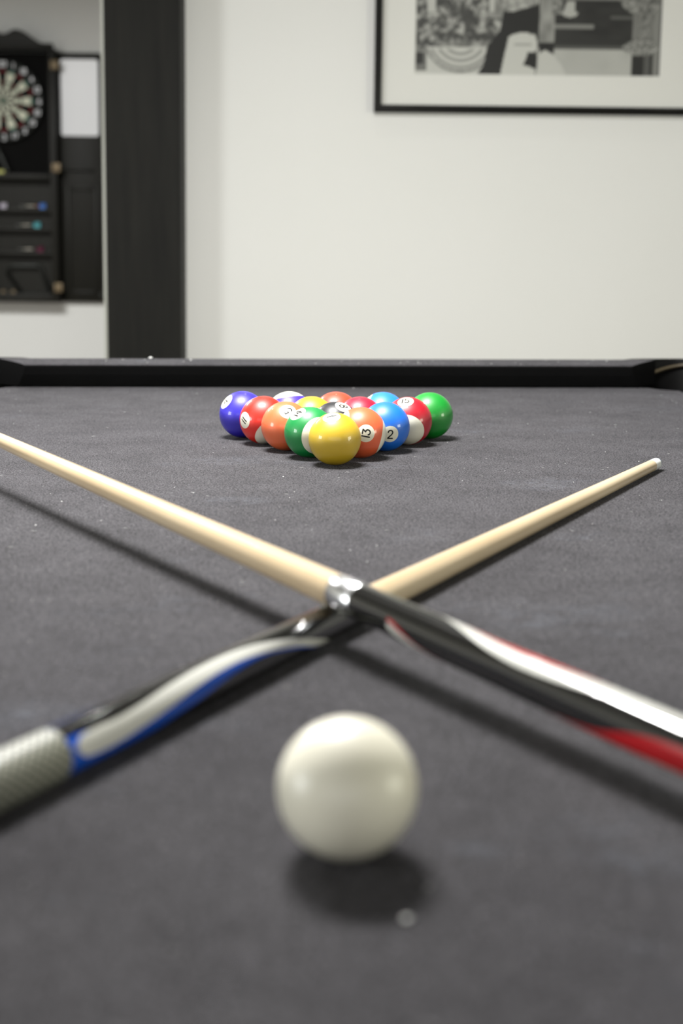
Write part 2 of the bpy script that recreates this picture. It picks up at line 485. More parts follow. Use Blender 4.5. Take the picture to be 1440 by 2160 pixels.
def ribbon(pls, w, place, step):
    """stroke ribbons with round ends mapped by place(x, y)"""
    V, Fc = [], []
    for pl in pls:
        pl = densify(pl, step); n = len(pl); base = len(V)
        for i, p in enumerate(pl):
            a, b = pl[max(i - 1, 0)], pl[min(i + 1, n - 1)]
            dx, dy = b[0] - a[0], b[1] - a[1]; l = math.hypot(dx, dy) or 1
            nx, ny = -dy / l * w / 2, dx / l * w / 2
            V.append(place(p[0] + nx, p[1] + ny)); V.append(place(p[0] - nx, p[1] - ny))
        for i in range(n - 1):
            k = base + 2 * i; Fc.append((k, k + 1, k + 3, k + 2))
        for p in (pl[0], pl[-1]):
            c = len(V); V.append(place(*p))
            for k in range(10): V.append(place(p[0] + w / 2 * math.cos(2 * PI * k / 10), p[1] + w / 2 * math.sin(2 * PI * k / 10)))
            for k in range(10): Fc.append((c, c + 1 + k, c + 1 + (k + 1) % 10))
    return V, Fc

SPOT = math.radians(19.8)
BAND = math.radians(43)
def make_ball(num, xy, n, up_, axis, color, label):
    striped = axis is not None
    cm = mat('ball_colour_%d' % num, srgb(*color), .46, spec=.65, coat=.55, coat_rough=.05)
    b = ball_body('striped_ball' if striped else 'solid_ball', M['ball_white'] if striped else cm)
    b.location = (xy[0] / 1000, xy[1] / 1000, TZ + RB + .0002)
    tag(b, label, 'ball', 'racked pool balls')
    if striped:
        V, Fc = sphere_verts(Vector(axis), RB + .00006, PI / 2 - BAND, PI / 2 + BAND, 26, 72)
        s = mesh_obj('stripe', V, Fc, cm, b, True); s['label'] = 'coloured band round the ball'
    n = Vector(n).normalized(); up_ = Vector(up_)
    for sgn in ((1,) if num in (3, 6, 7, 9, 10, 12) else (1, -1)):
        nn = n * sgn; u = (up_ - nn * up_.dot(nn)).normalized(); r = u.cross(nn)
        V, Fc = sphere_verts(nn, RB + .00012, 0.0005, SPOT, 6, 40)
        sp_ = mesh_obj('number_spot', V, Fc, M['ball_white'], b, True)
        def place(x, y, nn=nn, u=u, r=r):
            d = math.hypot(x, y); t = d / RB
            dr = (r * x + u * y) / d if d > 1e-9 else r
            return (nn * math.cos(t) + dr * math.sin(t)) * (RB + .00020)
        h = .0098 if num < 10 else .0088
        V, Fc = ribbon(text_strokes(str(num), h), .00150, place, .0006)
        mesh_obj('numeral', V, Fc, M['ink'], sp_, True)
    return b

BALLS = [
    (1, (-7.4, 1498.6), (-0.132, -0.382, 0.915), (0.98, 0.09, 0.178), None, (196, 164, 34), 'solid yellow pool ball numbered 1 at the front tip of the rack'),
    (2, (50.0, 1597.5), (0.18, -0.967, -0.183), (0.082, -0.17, 0.982), None, (12, 105, 212), 'solid blue pool ball numbered 2 at the right end of the third row'),
    (3, (-6.9, 1696.8), (0.297, 0.897, -0.318), (0.1, 0.301, 0.948), None, (206, 66, 40), 'plain red-orange ball in the middle of the back row behind the 8'),
    (4, (-121.3, 1697.1), (-0.692, -0.386, 0.61), (-0.309, 0.922, 0.233), None, (46, 34, 178), 'solid violet-blue ball at the left back corner of the rack'),
    (5, (-64.4, 1597.8), (0.107, -0.702, 0.704), (-0.765, -0.51, -0.392), None, (222, 104, 58), 'solid orange ball numbered 5 beside the red 11'),
    (6, (107.5, 1696.5), (0.157, 0.779, -0.607), (0.12, 0.595, 0.795), None, (4, 132, 38), 'solid green ball at the right back corner of the rack'),
    (7, (21.5, 1647.2), (-0.188, 0.977, -0.033), (-0.006, 0.032, 0.999), None, (196, 12, 46), 'plain crimson ball half hidden between the 8 and the blue 2'),
    (8, (-7.2, 1597.7), (0.319, -0.387, 0.865), (0.882, 0.455, -0.122), None, (22, 22, 26), 'black ball numbered 8 in the centre of the rack'),
    (9, (-35.7, 1647.3), (0.892, 0.403, -0.15), (0.135, 0.061, 0.989), (0.327, -0.932, -0.157), (206, 160, 30), 'yellow ball in the fourth row behind the black 8'),
    (10, (50.3, 1696.6), (0.13, 0.899, -0.421), (0.06, 0.417, 0.907), (-0.934, 0.187, 0.305), (30, 118, 222), 'blue and white striped ball in the back row beside the green one'),
    (11, (-92.9, 1647.5), (-0.778, -0.625, 0.072), (-0.504, 0.687, 0.523), (0.472, -0.656, -0.589), (216, 34, 14), 'red and white striped ball numbered 11 on the left edge of the rack'),
    (12, (-64.1, 1696.9), (0.063, 0.972, -0.228), (0.015, 0.228, 0.974), (-0.161, 0.233, 0.959), (62, 40, 178), 'white ball with a violet stripe in the back row beside the violet-blue one'),
    (13, (21.3, 1548.1), (0.2, -0.974, 0.108), (-0.961, -0.174, 0.213), (0.961, 0.168, -0.22), (222, 96, 54), 'orange and white striped ball numbered 13 just right of the yellow 1'),
    (14, (-35.9, 1548.2), (-0.467, -0.377, 0.8), (-0.566, 0.822, 0.058), (0.5, -0.863, -0.068), (0, 128, 58), 'green and white striped ball numbered 14 just left of the yellow 1'),
    (15, (78.7, 1647.0), (-0.133, -0.425, 0.895), (0.158, 0.883, 0.443), (-0.125, -0.902, -0.412), (172, 6, 32), 'crimson and white striped ball numbered 15 beside the solid green ball'),
]
for args in BALLS: make_ball(*args)
cueb = ball_body('cue_ball', M['cue_ball'])
cueb.location = (.00316, .53844, TZ + RB + .0002)
tag(cueb, 'cream white cue ball alone in front of the crossed cues', 'ball')

# ------------------------------------------------------------------ cues
JOINT, CLEN = .737, 1.470
def interp(t, pts):
    if t <= pts[0][0]: return pts[0][1]
    for (a, va), (b, vb) in zip(pts, pts[1:]):
        if t <= b: return va + (vb - va) * (t - a) / (b - a)
    return pts[-1][1]
def spline(t, pts):
    """monotone-ish Catmull-Rom through (t, v)"""
    if t <= pts[0][0]: return pts[0][1]
    if t >= pts[-1][0]: return pts[-1][1]
    for i in range(len(pts) - 1):
        (a, va), (b, vb) = pts[i], pts[i + 1]
        if t <= b:
            pa = pts[i - 1] if i else (2 * a - b, va); pb = pts[i + 2] if i + 2 < len(pts) else (2 * b - a, vb)
            ma = (vb - pa[1]) / (b - pa[0]); mb = (pb[1] - va) / (pb[0] - a)
            h = b - a; s = (t - a) / h
            return (2 * s**3 - 3 * s**2 + 1) * va + (s**3 - 2 * s**2 + s) * h * ma + (-2 * s**3 + 3 * s**2) * vb + (s**3 - s**2) * h * mb
W_UP = [(742, -128), (751, -110), (787, -61.4), (806, -40.6), (824.5, -24.3), (849.6, -13.5), (876.8, -15.9), (905, -27.1), (932, -40.9), (952.4, -47.5), (970, -46), (982, -50), (987, -60)]
W_LO = [(742, -150), (751, -138), (781, -92.9), (804, -71.4), (824.8, -57.9), (845.5, -51.7), (866.7, -54.4), (887.5, -63.5), (914, -81), (937.7, -94.7), (956, -103), (970, -103), (982, -96), (987, -84)]
C_LO = [(742, -160), (751, -150), (772, -110), (804, -79), (826, -69), (848.7, -74), (863, -81.4), (889, -100.7), (913, -117), (932, -141), (950, -158), (970, -165), (991, -165)]
C_UP = [(u, v + .4) for u, v in W_LO[:9]] + [(937, -80), (960, -55), (980, -43), (991, -41)]
def cue(name, label, tip, v, rads, u_tip, u_col0, u_col1, u_wrap, phase, colour_mat, colour_label):
    v = Vector(v).normalized(); e1 = (Vector((0, 0, 1)) - v * v.z).normalized(); y = e1.cross(v)
    rt_ = empty(name)
    t = Vector(tip)
    rt_.matrix_world = Matrix(((v.x, y.x, e1.x, t.x), (v.y, y.y, e1.y, t.y), (v.z, y.z, e1.z, t.z), (0, 0, 0, 1)))
    tag(rt_, label, 'pool cue', 'crossed pool cues')
    R = lambda u: interp(u, [(0, rads[0]), (JOINT, rads[1]), (CLEN, rads[2])])
    a = u_tip
    lathe('leather_tip', [(a, R(a) * .55), (a + .0008, R(a) * .80), (a + .0022, R(a) * .95), (a + .0045, R(a) * .985)], M['tip'], rt_)
    lathe('ferrule', [(a + .0045, R(a) * .995), (a + .0225, R(a + .0225))], M['ferrule'], rt_)
    lathe('shaft', [(a + .0225, R(a + .0225)), ((a + u_col0) / 2, R((a + u_col0) / 2)), (u_col0, R(u_col0))], M['maple'], rt_)
    g = .0004
    lathe('joint_collar', [(u_col0, R(u_col0)), (u_col0 + .0006, R(u_col0) + g),
                           (u_col1 - .0006, R(u_col1) + g), (u_col1, R(u_col1))], M['chrome'], rt_)
    butt = lathe('butt', [(u_col1, R(u_col1)), (u_wrap, R(u_wrap))], M['gloss_black'], rt_, 64)
    # wrap with UVs for its crossed thread pattern
    seg, V, Fc = 64, [], []
    L0, L1 = u_wrap, u_wrap + .31
    for i in range(9):
        u = L0 + (L1 - L0) * i / 8
        for k in range(seg + 1):
            q = 2 * PI * k / seg; r = R(u) + .0002
            V.append((u, r * math.sin(q), r * math.cos(q)))
    for i in range(8):
        for k in range(seg): Fc.append((i * (seg + 1) + k, i * (seg + 1) + k + 1, (i + 1) * (seg + 1) + k + 1, (i + 1) * (seg + 1) + k))
    w = mesh_obj('wrap', V, Fc, M['wrap'], rt_, True)
    uv = w.data.uv_layers.new(name='UVMap')
    for lp in w.data.loops:
        i, k = divmod(lp.vertex_index, seg + 1)
        uv.data[lp.index].uv = (i / 8 * .31 / .0056, k / seg * 16)
    w['label'] = 'pale grip wrap with crossed dark threads'
    lathe('butt_sleeve', [(L1, R(L1)), (CLEN - .02, R(CLEN))], M['gloss_black'], rt_)
    lathe('bumper', [(CLEN - .02, R(CLEN) * .93), (CLEN - .004, R(CLEN) * .93), (CLEN, R(CLEN) * .6)], M['rubber'], rt_)
    # flame inlays: bands winding over the butt, two sets half a turn apart
    du = u_wrap - .991
    def band(nm, lo, up_, lift, m, turn):
        u0, u1 = max(lo[0][0], up_[0][0]), min(lo[-1][0], up_[-1][0])
        n, k_ = 90, 10; V, Fc = [], []
        for i in range(n + 1):
            uu = u0 + (u1 - u0) * i / n
            f0, f1 = spline(uu, lo), spline(uu, up_)
            if nm == 'flame_inlay':                                      # rounded foot of the flame
                e = (uu - (u1 - 6)) / 6
                if e > 0:
                    mid = (f0 + f1) / 2; s = math.sqrt(max(0, 1 - e * e)); f0 = mid + (f0 - mid) * s; f1 = mid + (f1 - mid) * s
            for k in range(k_ + 1):
                f = math.radians(f0 + (f1 - f0) * k / k_ + phase + turn)
                u = uu / 1000 + du; r = R(u) + lift
                V.append((u, -r * math.sin(f), r * math.cos(f)))
        for i in range(n):
            for k in range(k_): q = i * (k_ + 1) + k; Fc.append((q, q + 1, q + k_ + 2, q + k_ + 1))
        o = mesh_obj(nm, V, Fc, m, rt_, True)
        bm = bmesh.new(); bm.from_mesh(o.data)
        for fc in bm.faces:
            c = fc.calc_center_median()
            if fc.normal.y * c.y + fc.normal.z * c.z < 0: fc.normal_flip()
        bm.to_mesh(o.data); bm.free()
        return o
    for turn in (0, 168 if phase else 180):
        band('flame_border', C_LO, C_UP, .00008, colour_mat, turn)['label'] = colour_label
        band('flame_inlay', W_LO, W_UP, .00016, M['inlay_white'], turn)['label'] = 'white wavy flame inlay'
    return rt_

m = mat('wrap_thread', (.3, .3, .25, 1), .45)
nt, b, _, L = nodes(m)
uvn = nt.nodes.new('ShaderNodeTexCoord').outputs['UV']
sx = nt.nodes.new('ShaderNodeSeparateXYZ'); L(uvn, sx.inputs[0])
def tri(sgn):
    a = nt.nodes.new('ShaderNodeMath'); a.operation = 'ADD' if sgn > 0 else 'SUBTRACT'
    L(sx.outputs[0], a.inputs[0]); L(sx.outputs[1], a.inputs[1])
    f = nt.nodes.new('ShaderNodeMath'); f.operation = 'FRACT'; L(a.outputs[0], f.inputs[0])
    return f.outputs[0]
lo = nt.nodes.new('ShaderNodeMath'); lo.operation = 'MINIMUM'; L(tri(1), lo.inputs[0]); L(tri(-1), lo.inputs[1])
L(ramp(nt, lo.outputs[0], [(.16, (.006, .006, .005, 1)), (.28, (.34, .345, .28, 1))]), b.inputs['Base Color'])
bump(nt, b, lo.outputs[0], .5, .0004)
M['wrap'] = m

def cdir(yaw, sl): return (math.sin(yaw), -math.cos(yaw), sl)
cue('pool_cue', 'maple pool cue whose black butt has white and blue flames, flat on the cloth',
    (.33976, 1.48340, TZ + .0069), cdir(-.4969, (14.962 - 6.107) / 1470), (.006107, .010736, .014962), 0, .672, .700, .991, 0, M['inlay_blue'], 'blue flame border')
cue('pool_cue', 'maple pool cue whose black butt has white and red flames, resting across the other',
    (-.3951, 1.44682, TZ + .0499), cdir(.5697, -.0228), (.006078, .010868, .014887), .072, .731, .757, 1.048, 63, M['inlay_red'], 'red flame border')

# ------------------------------------------------------------------ lint and crumbs on the cloth
bm = bmesh.new()
CUE_LINES = (((.3398, 1.4834), (-.361, .191)), ((-.02, .861), (.398, .209)))
def near_cue(x, y):
    for (ax, ay), (bx, by) in CUE_LINES:
        dx, dy = bx - ax, by - ay; t = max(0, min(1, ((x - ax) * dx + (y - ay) * dy) / (dx * dx + dy * dy)))
        if math.hypot(x - ax - t * dx, y - ay - t * dy) < .019: return True
    return False
def fleck(x, y, z, a, b_, c, rot):
    if near_cue(x, y): return
    r = bmesh.ops.create_icosphere(bm, subdivisions=1, radius=1)
    mt = Matrix.Translation((x, y, z)) @ Matrix.Rotation(rot, 4, 'Z') @ Matrix.Diagonal((a, b_, c, 1))
    for v in r['verts']:
        v.co = mt @ (v.co * random.uniform(.8, 1.15))
Z0 = TZ + .0004
for x, y, s in ((-279.5, 1318.6, .7), (-260.7, 1278.9, 1.1), (-209.6, 1194.5, .7), (-262, 1173, 1.0), (29.1, 1102.8, .7), (18.4, 2238, 1.5), (24.9, 481.2, 1.9), (-190, 700, .8), (160, 690, .7), (-240, 880, .8), (-60, 1420, .9), (330, 1530, .8)):
    fleck(x / 1000, y / 1000, Z0 + s * .00062, s / 1000, s * .8 / 1000, s * .5 / 1000, random.random() * 3)
for i in range(620):
    y = random.uniform(.40, 2.22); x = random.uniform(-.30, .30) * (y + .2)
    x = max(-.52, min(.50, x))
    if i % 3:
        s = random.uniform(.16, .42) ** 1.0 / 1000 * random.choice((1, 1, 1.6))
        fleck(x, y, Z0 + s * .72, s, s * random.uniform(.6, 1), s * .6, random.random() * 3)
    else:
        l = random.uniform(.8, 3.2) / 1000; w = random.uniform(.07, .13) / 1000
        fleck(x, y, Z0 + w * 1.2, l, w, w, random.random() * 3)
for i in range(46):                                                   # dust along the top of the far cushion
    t = random.uniform(-.47, .47); d = random.uniform(.002, .045); s = random.uniform(.3, 1.0) / 1000
    p = TABLE.matrix_basis @ Vector((t, d, TZ + .037 + .0052 * d / .05))
    fleck(p.x, p.y, p.z + .0006 + s * .72, s, s * .8, s * .6, random.random() * 3)
for lx, d, s in ((-.294, .040, 3.4), (-.226, .006, 2.4), (.452, .012, 1.6)):
    p = TABLE.matrix_basis @ Vector((lx, d, TZ + .0385))
    fleck(p.x, p.y, p.z + .004 + s * .0006, s / 1000, s * .8 / 1000, s * .45 / 1000, .4)
o = bm_obj('lint', bm, M['lint'])
tag(o, 'white lint and chalk crumbs scattered over the black cloth', 'lint', None, 'stuff')

# ------------------------------------------------------------------ framed print on the white wall
PX0, PX1, PZ0 = .0765, .9135, .5465 + TZ
PH = .70
pic = empty('picture_frame', ((PX0 + PX1) / 2, YW, PZ0), (0, .0055, 0))
tag(pic, 'black framed black and white photograph with a wide pale mat on the white wall', 'picture')
hwp = (PX1 - PX0) / 2; fb = .0195; D0, D1 = -.028, -.001
def moulding(a, b_, c, d):
    """one mitred side: outer edge a-b, inner edge d-c in x-z"""
    prof = [(0, D1), (0, D0 + .004), (.25, D0), (.7, D0 + .002), (1, D0 + .008), (1, D1)]
    V, Fc = [], []
    for (o_, i_) in ((a, d), (b_, c)):
        for t, yy in prof: V.append((o_[0] + (i_[0] - o_[0]) * t, yy, o_[1] + (i_[1] - o_[1]) * t))
    n = len(prof)
    for i in range(n): Fc.append((i, (i + 1) % n, n + (i + 1) % n, n + i))
    Fc.append(tuple(range(n))[::-1]); Fc.append(tuple(range(n, 2 * n)))
    o = mesh_obj('frame_side', V, Fc, M['frame'], pic)
    bm = bmesh.new(); bm.from_mesh(o.data); bmesh.ops.recalc_face_normals(bm, faces=bm.faces); bm.to_mesh(o.data); bm.free()
O = [(-hwp, 0), (hwp, 0), (hwp, PH), (-hwp, PH)]
I = [(-hwp + fb, fb), (hwp - fb, fb), (hwp - fb, PH - fb), (-hwp + fb, PH - fb)]
for i in range(4): j = (i + 1) % 4; moulding(O[i], O[j], I[j], I[i])
cx_p = (PX0 + PX1) / 2
q0, q1, qz0, qz1 = .1792 - cx_p, .8046 - cx_p, .0965, PH - .0965
# mat board: a bevelled window over the print
V = []; Fc = []
for z_, ring in ((-.0075, [(I[0][0], I[0][1]), (I[1][0], I[1][1]), (I[2][0], I[2][1]), (I[3][0], I[3][1])]), (-.0075, [(q0, qz0), (q1, qz0), (q1, qz1), (q0, qz1)]), (-.0055, [(q0 + .002, qz0 + .002), (q1 - .002, qz0 + .002), (q1 - .002, qz1 - .002), (q0 + .002, qz1 - .002)])):
    for x, z in ring: V.append((x, z_, z))
for k in range(2):
    for i in range(4): j = (i + 1) % 4; Fc.append((k * 4 + i, k * 4 + j, k * 4 + 4 + j, k * 4 + 4 + i))
mesh_obj('mat_board', V, Fc, M['mat_board'], pic)
# the print itself: a black and white photograph drawn into a colour attribute
def vn(x, y, s):
    h = lambda i, j: (math.sin(i * 127.1 + j * 311.7 + s * 17.3) * 43758.5453) % 1
    i, j = math.floor(x), math.floor(y); fx, fy = x - i, y - j
    fx, fy = fx * fx * (3 - 2 * fx), fy * fy * (3 - 2 * fy)
    return (h(i, j) * (1 - fx) + h(i + 1, j) * fx) * (1 - fy) + (h(i, j + 1) * (1 - fx) + h(i + 1, j + 1) * fx) * fy
def sm(a, b, x):
    t = max(0, min(1, (x - a) / (b - a))); return t * t * (3 - 2 * t)
def inpoly(x, y, P):
    c = False; n = len(P)
    for i in range(n):
        (x0, y0), (x1, y1) = P[i], P[(i + 1) % n]
        if (y0 > y) != (y1 > y) and x < (x1 - x0) * (y - y0) / (y1 - y0) + x0: c = not c
    return c
JACKET = [(279, 345), (309, 300), (324, 220), (379, 150), (394, 60), (369, 0), (369, -300), (560, -300), (554, 120), (545, 165), (480, 160), (419, 180), (389, 345)]
def tone(x, y):
    """x 0..1104, y 0..345 measured down from the photograph's visible top, negative above; grey value 0..1 (display)"""
    g = .16
    if x < 560:                                                      # flower arrangement on the left
        n1 = vn(x / 34, y / 30, 1); n2 = vn(x / 15, y / 14, 2); n3 = vn(x / 8, y / 8, 3)
        g = .26 + .42 * sm(.32, .74, .45 * n1 + .35 * n2 + .2 * n3)
        if 215 + 24 * math.sin(x / 40) < y and x < 380: g = g * .6 + .25
        # pale cloth low down and ringed dish
        d = math.hypot((x - 205) / 1.05, y - 175)
        if y > 225 and x < 330 and not (x < 55 and y < 330): g = .74
        if d < 155 and y > 232: g = .66 + .13 * math.sin(d / 4.6)
        if 150 < d < 162 and y > 225: g = .5
        if x < 40 and 250 < y < 300: g = .18
        if 52 < x < 88 and y < 75: g = .72                           # candles
    if 330 < x < 400 and y < 100: g = .46 + .2 * vn(x / 20, y / 60, 5)
    if 330 < x < 352 and y < 70: g = .72
    # hall behind on the right
    if x > 548:
        if y < 6: g = .62
        elif y < 18: g = .42
        elif y < 228: g = .15 + .05 * vn(x / 60, y / 30, 7)
        else: g = .66 + .03 * vn(x / 50, y / 50, 8)
        if 200 < y < 228: g = .15 + .22 * (y - 200) / 28
        if 120 < y < 140 and 610 < x < 800 and y > 118 + (x - 610) * .03 and y < 150 - (x - 610) * .06: g = .5
        if 84 < y < 96 and 870 < x < 1000: g = .34
    if inpoly(x, y, JACKET):
        g = .145
    if 385 < x < 550 and y < 62 - abs(x - 425) * .28 + 10: g = .45 + .3 * vn(x / 9, y / 9, 9)     # lace bib
    if 548 < x < 628 and y < 200 and abs(x - (590 - 0 * y)) < 34: g = .46 + .18 * vn(x / 25, y / 45, 10)
    if 560 < x < 622 and 200 <= y < 255: g = .13
    # seated white shape with a dark bow
    if inpoly(x, y, [(385, 345), (402, 260), (418, 180), (432, 170), (455, 162), (500, 158), (515, 166), (540, 172), (545, 200), (542, 345)]): g = .76
    if inpoly(x, y, [(486, 300), (500, 270), (505, 245), (545, 240), (552, 280), (545, 318), (510, 305)]): g = .14
    if 445 < x < 520 and 205 < y < 214: g = .6
    if inpoly(x, y, [(545, 345), (556, 250), (585, 232), (620, 252), (660, 300), (680, 345)]): g = .74
    # white bird-like blob and fringe to its left
    if math.hypot((x - 690) / 34, (y - 76) / 15) < 1 or (660 < x < 712 and 20 < y < 80 and x > 655 + (80 - y) * .35): g = .68
    if 610 < x < 655 and y < 80: g = .3 + .35 * vn(x / 10, y / 10, 12)
    # pillar with vines on the right edge
    if x > 975:
        if x > 1070: g = .42 + .1 * math.sin(x / 12)
        elif y > 245: g = .16 if abs(x - 1040) > 14 else .33
        else: g = .38 + .15 * vn(x / 18, y / 40, 13)
    if math.hypot((x - 1010) / 105, (y + 10) / 90) < 1: g = .28 + .36 * vn(x / 9, y / 9, 14)
    if 1000 < x < 1040 and 80 <= y < 200: g = .3 + .3 * vn(x / 9, y / 12, 15)
    if math.hypot((x - 1010) / 80, (y - 220) / 34) < 1: g = .3 + .4 * vn(x / 8, y / 8, 16)
    if y < -150 and x < 420: g = .25 + .2 * vn(x / 60, y / 60, 17)
    return g
NX, NZ = 240, 190
V, Fc, cols = [], [], []
for j in range(NZ + 1):
    for i in range(NX + 1):
        x = q0 + (q1 - q0) * i / NX; z = qz0 + (qz1 - qz0) * j / NZ
        V.append((x, -.005, z))
        mm = (q1 - q0) / 1104
        cols.append(tone((x - q0) / mm, 345 - (z - qz0) / mm))
for j in range(NZ):
    for i in range(NX):
        a = j * (NX + 1) + i; Fc.append((a, a + 1, a + NX + 2, a + NX + 1))
m = mat('print_paper', (.5, .5, .5, 1), .5, spec=.3)
nt, b, _, L = nodes(m)
at = nt.nodes.new('ShaderNodeAttribute'); at.attribute_name = 'print'
L(at.outputs['Color'], b.inputs['Base Color'])
pr = mesh_obj('print', V, Fc, m, pic)
ca = pr.data.color_attributes.new('print', 'FLOAT_COLOR', 'POINT')
for k, g in enumerate(cols):
    l = srgb(g * 255, g * 255, g * 252)
    ca.data[k].color = (l[0] * 1.02, l[1] * 1.03, l[2] * .98, 1)
pr['label'] = 'black and white photograph of a dark suited figure among flowers'
box('backing', (-hwp + .004, hwp - .004, -.0045, -.0002, .004, PH - .004), M['cabinet_dark'], pic)

# ------------------------------------------------------------------ dart cabinet on the far wall
CX, CB, CT = -1.742, .66, 1.935                # centre, bottom, top of the doors
CW = .247                                      # half width of the case
cab = empty('dart_cabinet', (CX, YF, CB), (0, LEAN, 0))
tag(cab, 'tall black wooden dart cabinet with open door hanging on the far wall', 'cabinet')
H = CT - CB
y_back, y_front = -.002, -.11
box('back_panel', (-CW, CW, -.014, y_back, 0, H), M['cabinet_dark'], cab)
for s in (1, -1):
    x0, x1 = sorted((s * CW, s * (CW - .022)))
    box('side_panel', (x0, x1, y_front, -.0141, 0, H), M['cabinet'], cab, .0015)
zz = lambda w: w - CB                           # world height to cabinet height
box('bottom_rail', (-CW + .0221, CW - .0221, y_front, -.0141, 0, .045), M['cabinet'], cab, .002)
ped_half = [(0, 2.012), (.025, 2.018), (.05, 2.034), (.075, 2.036), (.105, 2.026), (.14, 2.000), (.185, 1.974), (.23, 1.962), (.25, 1.952), (.258, 1.938)]
poly = [(x, zz(z)) for x, z in ped_half] + [(-x, zz(z)) for x, z in ped_half[::-1][:-1]]
prism('pediment', poly[::-1], y_front - .014, -.003, M['cabinet'], cab, bev=.003)
box('cornice', (-CW - .012, CW + .012, y_front - .03, y_front - .0141, zz(1.944), zz(1.968)), M['cabinet'], cab, .005)
box('ledge', (-CW + .0221, CW - .0221, y_front - .012, -.0141, zz(1.292), zz(1.318)), M['cabinet'], cab, .003)
box('lower_panel', (-CW + .0221, CW - .0221, -.040, -.0141, .046, zz(1.2915)), M['cabinet'], cab)
for zw in (1.138, 1.040, .916):
    sh = box('dart_shelf', (-CW + .0222, CW - .0222, -.088, -.0402, zz(zw) - .012, zz(zw)), M['cabinet'], cab, .002)
    box('shelf_lip', (-CW + .0222, CW - .0222, -.094, -.0881, zz(zw) - .014, zz(zw) + .006), M['cabinet'], sh, .0015)
bm = bmesh.new()
tube(bm, [(.055, -.052, zz(.700)), (-.020, -.075, zz(.812)), (-.014, -.078, zz(.838)), (.002, -.078, zz(.848)), (.140, -.078, zz(.850)), (.156, -.076, zz(.842)), (.200, -.052, zz(.716))], .009, 8)
bm_obj('wire_bracket', bm, M['wire'], cab, smooth=True)
for x in (.006, -.046):
    k = lathe('screw_cap', [(-.052, .012), (-.046, .014), (-.0402, .014)], M['brass'], cab, 16, 'y')
    for v in k.data.vertices: v.co.x += x; v.co.z += zz(.705)
bm = bmesh.new()
tube(bm, [(-.06, -.118, zz(1.48)), (-.02, -.118, zz(1.40)), (.008, -.118, zz(1.335)), (.012, -.118, zz(1.322))], .010, 8)
bm_obj('strap', bm, M['wire'], cab, smooth=True)
# doors, folded flat against the wall
def cabinet_door(s):
    x0, x1 = s * (CW + .012), s * (CW + .012 + .222)
    a, b_ = min(x0, x1), max(x0, x1)
    d = box('door', (a, b_, -.032, -.012, 0, H), M['cabinet'], cab, .002)
    w = b_ - a
    mx0, mx1 = (a + .014, a + .014 + .194) if s > 0 else (b_ - .014 - .194, b_ - .014)
    # rounded white scoreboard
    pts = []
    for cx_, cz_, a0 in ((mx1 - .014, zz(1.902) - .014, 0), (mx0 + .014, zz(1.902) - .014, 90), (mx0 + .014, zz(1.518) + .014, 180), (mx1 - .014, zz(1.518) + .014, 270)):
        for i in range(7):
            t = math.radians(a0 + 15 * i); pts.append((cx_ + .014 * math.cos(t), cz_ + .014 * math.sin(t)))
    sb = prism('scoreboard', pts, -.036, -.0321, M['whiteboard'], d)
    sb['label'] = 'white rounded scoreboard'
    box('marker_tray', (a + .035, b_ - .045, -.052, -.0321, zz(1.340), zz(1.352)), M['cabinet'], d, .002)
    bm = bmesh.new()
    u0, u1, v0, v1, t = a + .030, b_ - .022, zz(.70), zz(1.262), .022
    add_box(bm, u0, u0 + t, -.042, -.0321, v0, v1, .004); add_box(bm, u1 - t, u1, -.042, -.0321, v0, v1, .004)
    add_box(bm, u0 + t, u1 - t, -.042, -.0321, v0, v0 + t, .004); add_box(bm, u0 + t, u1 - t, -.042, -.0321, v1 - t, v1, .004)
    bm_obj('panel_moulding', bm, M['cabinet'], d, smooth=True, angle=.6)
    k = lathe('door_knob', [(-.045, .004), (-.044, .009), (-.039, .010), (-.0321, .006)], M['wire'], d, 16, 'y')
    for v in k.data.vertices: v.co.x += (b_ if s > 0 else a) - s * .012; v.co.z += zz(.70)
    for zw in (1.865, 1.352, .738):
        hg = box('hinge', (min(s * (CW - .010), s * (CW + .030)), max(s * (CW - .010), s * (CW + .030)), y_front - .0035, y_front - .0005, zz(zw) - .022, zz(zw) + .022), M['brass'], cab, .0008)
        bm = bmesh.new(); tube(bm, [(s * (CW + .006), y_front - .005, zz(zw) - .024), (s * (CW + .006), y_front - .005, zz(zw) + .024)], .005, 10)
        bm_obj('hinge_pin', bm, M['brass'], hg, smooth=True)
    # wide hinged edge strip between case and door
    xa, xb = sorted((s * (CW + .0005), s * (CW + .0118)))
    box('hinge_strip', (xa, xb, y_front, -.012, 0, H), M['cabinet'], cab, .001)
cabinet_door(1); cabinet_door(-1)

